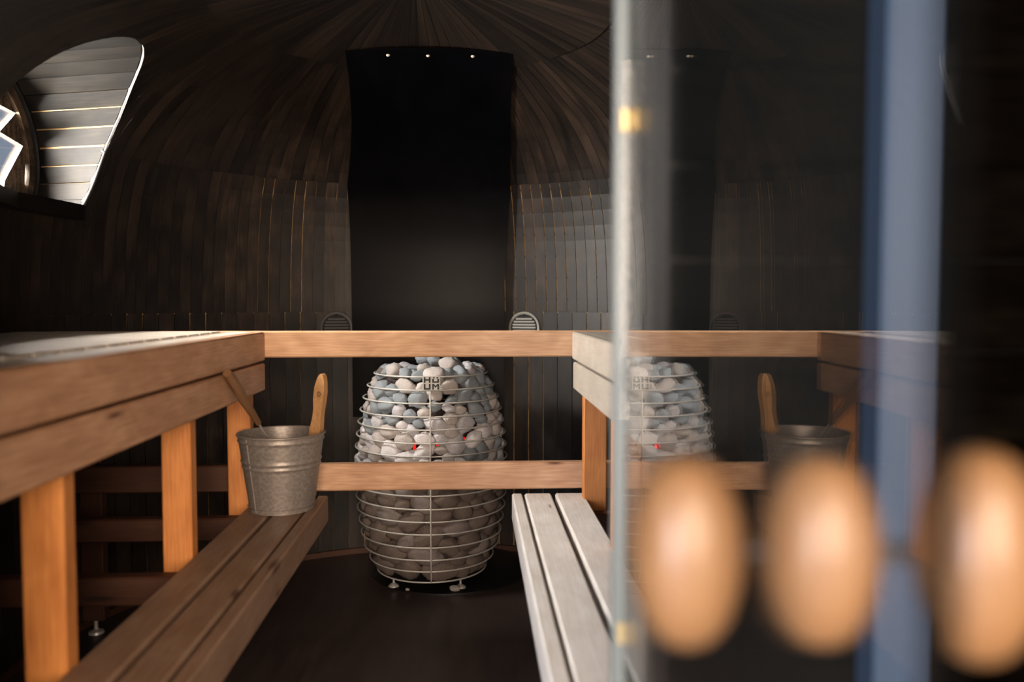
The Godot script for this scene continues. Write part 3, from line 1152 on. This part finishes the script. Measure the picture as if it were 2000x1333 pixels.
func build_stones() -> void:
	var meshes := []
	for k in 18:
		meshes.append(stone_mesh(100 + k, k < 5))
	var face := Vector3(-HX, 0, HZ).normalized()
	var s := []      # each: Vector2(arc, height), half width, half height
	var r := RandomNumberGenerator.new()
	r.seed = 77
	var reach := deg_to_rad(104.0)
	var n := 196
	var pos := PackedVector2Array()
	var ra := PackedFloat32Array()
	var rb := PackedFloat32Array()
	for i in n:
		var h := lerpf(0.07, 0.785, pow((i + 0.5) / n, 0.72))
		var big := lerpf(1.5, 0.92, clampf((h - 0.2) / 0.3, 0.0, 1.0))
		var a := r.randf_range(0.024, 0.046) * big
		ra.append(a)
		rb.append(minf(a * r.randf_range(0.62, 0.95), 0.042))
		pos.append(Vector2(r.randf_range(-reach, reach) * 0.26, h))
	# push stones apart until the cage's shell is evenly filled
	for it in 110:
		var cells := {}
		for i in n:
			var key := Vector2i((pos[i] / 0.14).floor())
			if not cells.has(key):
				cells[key] = []
			cells[key].append(i)
		var grow := lerpf(0.7, 1.0, minf(1.0, it / 40.0))
		for i in n:
			var c := Vector2i((pos[i] / 0.14).floor())
			for dx in [-1, 0, 1]:
				for dy in [-1, 0, 1]:
					for j in cells.get(c + Vector2i(dx, dy), []):
						if j <= i:
							continue
						var d := pos[j] - pos[i]
						var m := Vector2(d.x / (ra[i] + ra[j]), d.y / (rb[i] + rb[j]))
						var l := m.length()
						if l < grow and l > 1e-4:
							var push := (grow - l) * 0.4
							var mv := Vector2(m.x / l * (ra[i] + ra[j]), m.y / l * (rb[i] + rb[j])) * push * 0.5
							pos[i] -= mv
							pos[j] += mv
			var lim := reach * heater_radius(pos[i].y)
			pos[i].x = clampf(pos[i].x, -lim, lim)
			pos[i].y = clampf(pos[i].y, 0.055 + rb[i], 0.80 - rb[i] * 0.6)
	var list := []
	for i in n:
		list.append([pos[i].y, pos[i].x / heater_radius(pos[i].y), ra[i], rb[i]])
	# rows between hoops, counted outwards from the front rod
	var rows := {}
	for e in list:
		var row := 0
		for k in HOOPS.size():
			if e[0] < HOOPS[k][0]:
				row = k + 1
		var key := [row, e[1] >= 0.0]
		if not rows.has(key):
			rows[key] = []
		rows[key].append(e)
	for key in rows:
		var l: Array = rows[key]
		l.sort_custom(func(p, q): return absf(p[1]) < absf(q[1]))
		for i in l.size():
			var e: Array = l[i]
			var h: float = e[0]
			var psi: float = e[1]
			var a: float = e[2]
			var b: float = e[3]
			var c: float = minf(a, b) * r.randf_range(0.8, 1.0)
			var dir := face.rotated(Vector3.UP, psi)
			var rad := heater_radius(h) - c + r.randf_range(-0.010, 0.004)
			var slope := (heater_radius(h + 0.02) - heater_radius(h - 0.02)) / 0.04
			var up := (Vector3.UP + dir * slope).normalized()
			var side := up.cross(dir).normalized()
			var out := side.cross(up).normalized()
			var basis := Basis(side, up, out) * Basis(Vector3.BACK, r.randf_range(-0.6, 0.6)) * Basis(Vector3.UP, r.randf_range(-0.2, 0.2))
			var k := r.randi_range(5, 17)
			if h > 0.60 and r.randf() < 0.45:
				k = r.randi_range(0, 4)
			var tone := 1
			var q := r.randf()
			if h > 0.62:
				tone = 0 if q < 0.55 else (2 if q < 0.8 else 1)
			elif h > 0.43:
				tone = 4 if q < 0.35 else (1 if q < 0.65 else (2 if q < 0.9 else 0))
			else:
				tone = 3 if q < 0.8 else 5  # low stones darker: the benches' shade is put into their tone
			var look: String = ["blue-grey", "mid grey", "beige-grey", "brown-grey", "light grey", "dusky grey"][tone]
			var where := "%s %s of the front rod" % [ordinal(i + 1), "right" if key[1] else "left"]
			var label := "%s %s stone, %s, %s" % [look, "rough" if k < 5 else "rounded", where, ("above the top hoop" if key[0] == 0 else "under the %s hoop" % ordinal(key[0]))]
			var o := MeshInstance3D.new()
			o.name = numbered("heater_stone")
			o.mesh = meshes[k]
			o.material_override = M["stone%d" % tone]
			basis = basis * Basis(Vector3.RIGHT, PI * r.randi_range(0, 1))
			o.transform = Transform3D(basis * Basis.from_scale(Vector3(a, b, c) * 1.03), V(HX, h, HZ) + dir * rad)
			tag(o, label, "stone", "stones caged in the sauna heater")
			add_child(o, true)
	# heap above the top hoop
	var heap := [[-0.165, 0.05, 0.79, 0.030, 3], [-0.125, 0.09, 0.80, 0.036, 2], [-0.07, 0.055, 0.80, 0.028, 0], [-0.03, 0.02, 0.836, 0.028, 0], [-0.02, 0.12, 0.803, 0.034, 2], [0.012, 0.05, 0.832, 0.029, 0], [0.07, 0.07, 0.818, 0.040, 2], [0.135, 0.06, 0.806, 0.033, 1], [0.165, -0.02, 0.795, 0.030, 0], [0.09, -0.06, 0.815, 0.032, 0], [-0.1, -0.03, 0.80, 0.032, 1], [0.0, -0.09, 0.805, 0.033, 1], [-0.055, 0.145, 0.785, 0.028, 0], [0.05, 0.145, 0.785, 0.027, 0], [0.115, 0.125, 0.785, 0.026, 1], [0.0, 0.01, 0.79, 0.04, 1], [-0.16, -0.03, 0.78, 0.03, 0], [0.05, -0.0, 0.79, 0.034, 1]]
	var across := Vector3.UP.cross(face).normalized()
	var order := range(heap.size())
	order.sort_custom(func(p, q): return heap[p][0] < heap[q][0])
	for i in order.size():
		var e: Array = heap[order[i]]
		var o := MeshInstance3D.new()
		o.name = numbered("heater_stone")
		var k := r.randi_range(0, 17)
		o.mesh = meshes[k]
		o.material_override = M["stone%d" % e[4]]
		var sz: float = e[3]
		o.transform = Transform3D(Basis(Vector3.UP, r.randf_range(-0.6, 0.6)) * Basis(Vector3.BACK, r.randf_range(-0.35, 0.35)) * Basis.from_scale(Vector3(sz, sz * 0.74, sz * 0.8)), V(HX, e[2] - 0.008, HZ) + across * e[0] + face * e[1])
		tag(o, "%s %s stone heaped on top, %s from the left" % [["blue-grey", "mid grey", "beige-grey", "brown-grey"][e[4]], "rough" if k < 5 else "rounded", ordinal(i + 1)], "stone", "stones caged in the sauna heater")
		add_child(o, true)
	# stones deep inside the cage that only fill the gaps: one mass
	var mm := MultiMesh.new()
	mm.transform_format = MultiMesh.TRANSFORM_3D
	mm.mesh = meshes[9]
	var places := []
	for k in 520:
		var h := r.randf_range(0.08, 0.75)
		var a := r.randf_range(-PI, PI)
		var rr := (heater_radius(h) - 0.062) * sqrt(r.randf_range(0.45, 1.0))
		if absf(a) > deg_to_rad(100.0):
			rr = heater_radius(h) - 0.035
		places.append(Transform3D(Basis(Vector3.UP, r.randf() * TAU) * Basis.from_scale(Vector3(0.032, 0.024, 0.028)), Vector3(0, h, 0) + face.rotated(Vector3.UP, a) * rr))
	mm.instance_count = places.size()
	for k in places.size():
		mm.set_instance_transform(k, places[k])
	var fill := MultiMeshInstance3D.new()
	fill.name = "inner_stones"
	fill.multimesh = mm
	fill.material_override = M.stone6  # dark tone paints the shade in the gaps between stones
	fill.set_meta("kind", "stuff")
	get_node("sauna_heater").add_child(fill)
	# two pebbles on the floor in front of the heater
	for e in [[-0.062, 2.925, 0.020, 2, "flat pale pebble on the floor below the heater's front"], [-0.232, 2.935, 0.0085, 2, "tiny pebble on the floor left of the heater's foot"]]:
		var o := MeshInstance3D.new()
		o.name = numbered("pebble")
		o.mesh = meshes[10]
		o.material_override = M["stone%d" % e[3]]
		var sz: float = e[2]
		o.transform = Transform3D(Basis.from_scale(Vector3(sz, sz * 0.5, sz * 0.8)), V(e[0], 0.009 + sz * 0.42, e[1]))
		tag(o, e[4], "pebble")
		add_child(o, true)


# ------------------------------------------------------------------ benches
func inner_left(h: float, depth: float) -> float:
	return left_wall(h, depth) + 0.02


func build_benches() -> void:
	# upper left
	var ul := thing("upper_bench", "long high wooden bench on the left with two wide front boards", "bench", V(-0.9, 0, 1.8))
	bar("front_board", -0.636, -0.605, 0.868, 0.952, 1.02, 2.452, M.fascia, ul, 0.004)
	bar("front_board", -0.636, -0.605, 0.781, 0.861, 1.02, 2.452, M.fascia, ul, 0.004)
	upper_bench(ul, -1)
	var ur := thing("upper_bench", "high wooden bench on the right with pale front boards, partly behind the glass door", "bench", V(0.6, 0, 1.8))
	bar("front_board", 0.297, 0.328, 0.870, 0.952, 1.05, 2.452, M.pale, ur, 0.004)
	bar("front_board", 0.300, 0.331, 0.781, 0.862, 1.05, 2.452, M.pale, ur, 0.004)
	upper_bench(ur, 1)
	# lower benches
	var ll := thing("lower_bench", "low grey-brown wooden bench on the left that carries the bucket", "bench", V(-0.53, 0, 1.8))
	bar("front_board", -0.463, -0.432, 0.380, 0.460, 1.02, 2.486, M.seat, ll, 0.004)
	bar("seat_board", -0.545, -0.471, 0.428, 0.460, 1.02, 2.484, M.seat, ll, 0.005)
	bar("seat_board", -0.637, -0.556, 0.428, 0.460, 1.02, 2.482, M.seat, ll, 0.005)
	var lr := thing("lower_bench", "low pale wooden bench on the right beside the glass door", "bench", V(0.23, 0, 1.8))
	bar("front_board", 0.119, 0.150, 0.380, 0.460, 1.05, 2.486, M.pale_seat, lr, 0.004)
	bar("seat_board", 0.157, 0.238, 0.428, 0.460, 1.05, 2.486, M.pale_seat, lr, 0.005)
	bar("seat_board", 0.250, 0.338, 0.428, 0.460, 1.05, 2.486, M.pale_seat, lr, 0.005)
	for d in [1.31, 1.895, 2.398]:
		# cross rails carry the low seat and are fixed to the posts of the high bench
		var wall_x := inner_left(0.4, d) + 0.03
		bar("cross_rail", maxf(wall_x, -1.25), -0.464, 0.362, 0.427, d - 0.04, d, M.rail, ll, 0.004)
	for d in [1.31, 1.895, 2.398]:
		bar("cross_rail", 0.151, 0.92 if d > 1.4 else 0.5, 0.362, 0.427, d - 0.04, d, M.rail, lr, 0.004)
	# guard rails round the heater
	var g := thing("guard_rail", "upper wooden guard beam across the room above the stone heater", "beam", V(-0.15, 0.877, 2.475), "guard beams in front of the heater")
	bar("beam", -1.22, 0.92, 0.877, 0.954, 2.456, 2.496, M.beam, g, 0.004)
	var g2 := thing("guard_rail", "lower wooden guard beam across the room in front of the stone heater", "beam", V(-0.15, 0.472, 2.505), "guard beams in front of the heater")
	bar("beam", -0.70, 0.90, 0.472, 0.553, 2.489, 2.525, M.beam2, g2, 0.004)
	bar("end_rail", -1.20, -0.702, 0.472, 0.552, 2.489, 2.525, M.rail, g2, 0.004)  # beam's left end: its shade is put into a darker colour


func upper_bench(o: Node3D, side: int) -> void:
	# seat slats run across; posts of the front row and a rear row
	var d := 1.06
	while d < 2.43:
		var inner := -0.712 if side < 0 else 0.412
		var outer := inner_left(0.94, d + 0.04) + 0.01
		if side > 0:
			outer = 2.0 * CX - outer
		var i2 := inner_left(0.94, d - 0.04) + 0.01
		outer = maxf(outer, i2) if side < 0 else minf(outer, 2.0 * CX - i2)
		if absf(outer) > absf(inner) + 0.03:
			bar("seat_slat", minf(inner - (rng.randf_range(0.0, 0.006) if side < 0 else 0.0), outer), maxf(inner, outer), 0.921, 0.9565 if side < 0 else 0.951, d - 0.041, d + 0.041, M.pale if side > 0 else M.seat_top, o, 0.003)
		d += 0.092
	if side < 0:
		bar("edge_board", -0.700, -0.6365, 0.922, 0.952, 1.02, 2.452, M.seat_top, o, 0.002)
	else:
		bar("edge_board", 0.3285, 0.400, 0.922, 0.951, 1.05, 2.452, M.pale, o, 0.002)
	for e in [1.35, 1.935, 2.44]:
		var x0 := -0.703 if side < 0 else 0.326
		var x1 := -0.637 if side < 0 else 0.394
		bar("post", x0, x1, 0.405, 0.919, e - 0.04, e, M.post, o, 0.003)
	for e in [1.97, 2.60]:
		var x := inner_left(0.5, e) + 0.03
		x = maxf(x, -1.215)
		if side > 0:
			x = 2.0 * CX - x - 0.067
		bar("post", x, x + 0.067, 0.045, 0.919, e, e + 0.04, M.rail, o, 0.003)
		foot(x + 0.033, e + 0.02, o)
	# bearers under the slats
	for x in ([-0.75, -1.1] if side < 0 else [0.42, 0.78]):
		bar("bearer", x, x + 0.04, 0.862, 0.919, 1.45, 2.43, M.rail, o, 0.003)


func foot(x: float, depth: float, o: Node3D) -> void:
	var b := MB.new()
	b.lathe([Vector2(0, 0.0), Vector2(0.024, 0.0), Vector2(0.022, 0.008), Vector2(0.007, 0.014), Vector2(0.006, 0.05), Vector2(0, 0.05)], 16)
	part("adjusting_foot", b.mesh(), M.steel, o, V(x, 0, depth) - o.position)


# ------------------------------------------------------------------ bucket, ladle, brush
func build_bucket() -> void:
	var at := V(-0.534, 0.460, 2.335)
	var o := thing("bucket", "grey galvanised metal bucket standing on the low left bench", "bucket", at)
	var b := MB.new()
	var prof := [Vector2(0.0, 0.004), Vector2(0.084, 0.004), Vector2(0.0855, 0.0), Vector2(0.088, 0.001)]
	for k in 71:
		var f := k / 70.0
		var y := lerpf(0.006, 0.213, f)
		var rr := lerpf(0.088, 0.117, f)
		for bead in [0.126, 0.141, 0.198]:
			rr += 0.0032 * exp(-pow((y - bead) / 0.0038, 2.0))
		prof.append(Vector2(rr, y))
	b.lathe(prof, 64)
	var inside := []
	for k in 11:
		var f := k / 10.0
		inside.append(Vector2(lerpf(0.1155, 0.0865, f), lerpf(0.213, 0.008, f)))
	inside.append(Vector2(0, 0.008))
	b.lathe(inside, 64)
	part("body", b.mesh(), M.zinc, o)
	var rim := MB.new()
	var pts := []
	for k in 64:
		pts.append(Vector3(cos(TAU * k / 64), 0, sin(TAU * k / 64)) * 0.1185 + Vector3(0, 0.214, 0))
	rim.tube(pts, 0.0034, 8, true)
	part("rim", rim.mesh(), M.zinc, o)
	var seam := MB.new()
	var dir := Vector3(-0.62, 0, 0.78).normalized()
	seam.tube([dir * 0.0885 + Vector3(0, 0.006, 0), dir * 0.1175 + Vector3(0, 0.211, 0)], 0.002, 6)
	part("seam", seam.mesh(), M.zinc, o)
	var water := MB.new()
	water.lathe([Vector2(0, 0.06), Vector2(0.0935, 0.06)], 48)
	part("bottom_disc", water.mesh(), M.zinc, o, Vector3(0, -0.045, 0))
	# ladle leaning against the high bench
	var top := V(-0.592, 0.868, 2.03)
	var low := V(-0.567, 0.700, 2.25)
	var l := thing("ladle", "wooden handled ladle leaning from the bucket against the high bench", "ladle", top)
	var d := (low - top)
	var h := MB.new()
	var path := []
	var rad := []
	for k in 9:
		var f := k / 8.0
		path.append(d * f * 0.90)
		rad.append([0.0105, 0.0135, 0.0138, 0.0135, 0.0128, 0.0115, 0.0102, 0.0092, 0.008][k])
	h.tube(path, rad, 14)
	part("handle", h.mesh(), M.ladle, l)
	var stem := MB.new()
	stem.tube([d * 0.88, d * 1.62], 0.0032, 8)
	part("stem", stem.mesh(), M.steel, l)
	var cup := MB.new()
	cup.lathe([Vector2(0, 0), Vector2(0.02, 0.002), Vector2(0.031, 0.014), Vector2(0.034, 0.03), Vector2(0.032, 0.03), Vector2(0.029, 0.015), Vector2(0.018, 0.004), Vector2(0, 0.0025)], 28)
	part("cup", cup.mesh(), M.steel, l, d * 1.62 + Vector3(0.006, -0.03, 0.005))
	# brush with a hanging hole
	var br := thing("wooden_brush", "light wooden handle with a hanging hole standing up in the bucket", "brush", V(-0.442, 0.622, 2.352))
	var outline := PackedVector2Array([Vector2(-0.050, -0.13), Vector2(-0.0300, 0.03), Vector2(-0.0255, 0.06), Vector2(-0.0165, 0.088), Vector2(-0.0125, 0.115), Vector2(-0.0125, 0.145), Vector2(-0.0085, 0.175), Vector2(-0.0005, 0.198), Vector2(0.006, 0.210), Vector2(0.012, 0.2155), Vector2(0.018, 0.214), Vector2(0.0225, 0.206), Vector2(0.0245, 0.19), Vector2(0.0245, 0.165), Vector2(0.021, 0.14), Vector2(0.016, 0.115), Vector2(0.0125, 0.095), Vector2(0.0105, 0.06), Vector2(0.004, 0.03), Vector2(-0.018, -0.13)])
	var csg := CSGCombiner3D.new()
	csg.name = "brush_shape"
	var poly := CSGPolygon3D.new()
	poly.polygon = outline
	poly.depth = 0.018
	poly.name = "outline"
	csg.add_child(poly)
	var hole := CSGCylinder3D.new()
	hole.name = "hanging_hole"
	hole.radius = 0.0075
	hole.height = 0.06
	hole.sides = 24
	hole.operation = CSGShape3D.OPERATION_SUBTRACTION
	hole.rotation.x = PI / 2
	hole.position = Vector3(0.006, 0.158, -0.01)
	csg.add_child(hole)
	csg.material_override = M.brush
	csg.name = "handle"
	csg.position = Vector3(0.004, 0, 0)
	csg.rotation.y = -0.42
	br.add_child(csg)
	var head := MB.new()
	head.box(Vector3(0, -0.125, -0.009), Vector3(0.05, 0.05, 0.03), 0.006)
	part("brush_head", head.mesh(), M.brush, br, Vector3(-0.028, 0.012, 0))


# ------------------------------------------------------------------ glass door
func build_door() -> void:
	var phi := 0.038
	var d0 := 0.112
	# local axes: x' = away from the camera's side, y' up, z' towards the camera along the glass
	var along := Vector3(-sin(phi), 0, cos(phi)).normalized()
	var normal := Vector3(cos(phi), 0, sin(phi))
	var hinge := V(d0 + tan(phi) * 0.775, 0.0, 0.775)
	var o := thing("door_1", "clear glass door standing open at the right, mirroring the heater", "door", hinge, "", "structure")
	o.basis = Basis(normal, Vector3.UP, along)
	var pane := MB.new()
	pane.box(Vector3(0.003, 0.895, 0.2775), Vector3(0.006, 1.69, 0.575), 0.0)
	part("pane", pane.mesh(), M.glass, o)
	var seal := MB.new()
	seal.box(Vector3(-0.0005, 0.895, -0.016), Vector3(0.0135, 1.69, 0.012), 0.002)
	part("edge_seal", seal.mesh(), M.seal, o).set_meta("label", "pale grey-green edge strip")
	var cap := MB.new()
	cap.box(Vector3(0.003, 0.895, 0.5665), Vector3(0.0064, 1.69, 0.003), 0.0)
	part("end_seal", cap.mesh(), M.edge, o).set_meta("label", "dark strip along the near edge")  # added strip that hides the bright end of the glass
	for y in [1.211, 0.719]:
		var b := MB.new()
		b.box(Vector3(0.002, y, -0.0085), Vector3(0.007, 0.022, 0.004), 0.0015)
		part("edge_clip", b.mesh(), M.brass, o).set_meta("label", "small brass coloured clip")
	# wooden handles: an egg-shaped knob inside; outside a pair on one spindle
	var zk := 0.402
	var egg := func() -> MB:
		var b := MB.new()
		var prof := []
		for k in 25:
			var a := -PI / 2 + PI * k / 24.0
			prof.append(Vector2(0.0255 * pow(maxf(cos(a), 0.0), 0.8), 0.044 * sin(a)))
		b.lathe(prof, 40)
		return b
	part("knob", egg.call().mesh(), M.knob, o, Vector3(-0.0275, 0.925, zk))
	part("knob", egg.call().mesh(), M.knob, o, Vector3(0.0345, 0.925, zk))
	part("knob", egg.call().mesh(), M.knob, o, Vector3(0.0905, 0.932, zk + 0.03), Basis.from_scale(Vector3(1, 1.04, 1)))
	var sp := MB.new()
	sp.tube([Vector3(-0.0275, 0.925, zk), Vector3(0.0345, 0.925, zk), Vector3(0.0905, 0.932, zk + 0.03)], 0.004, 10)
	part("spindle", sp.mesh(), M.dark, o)
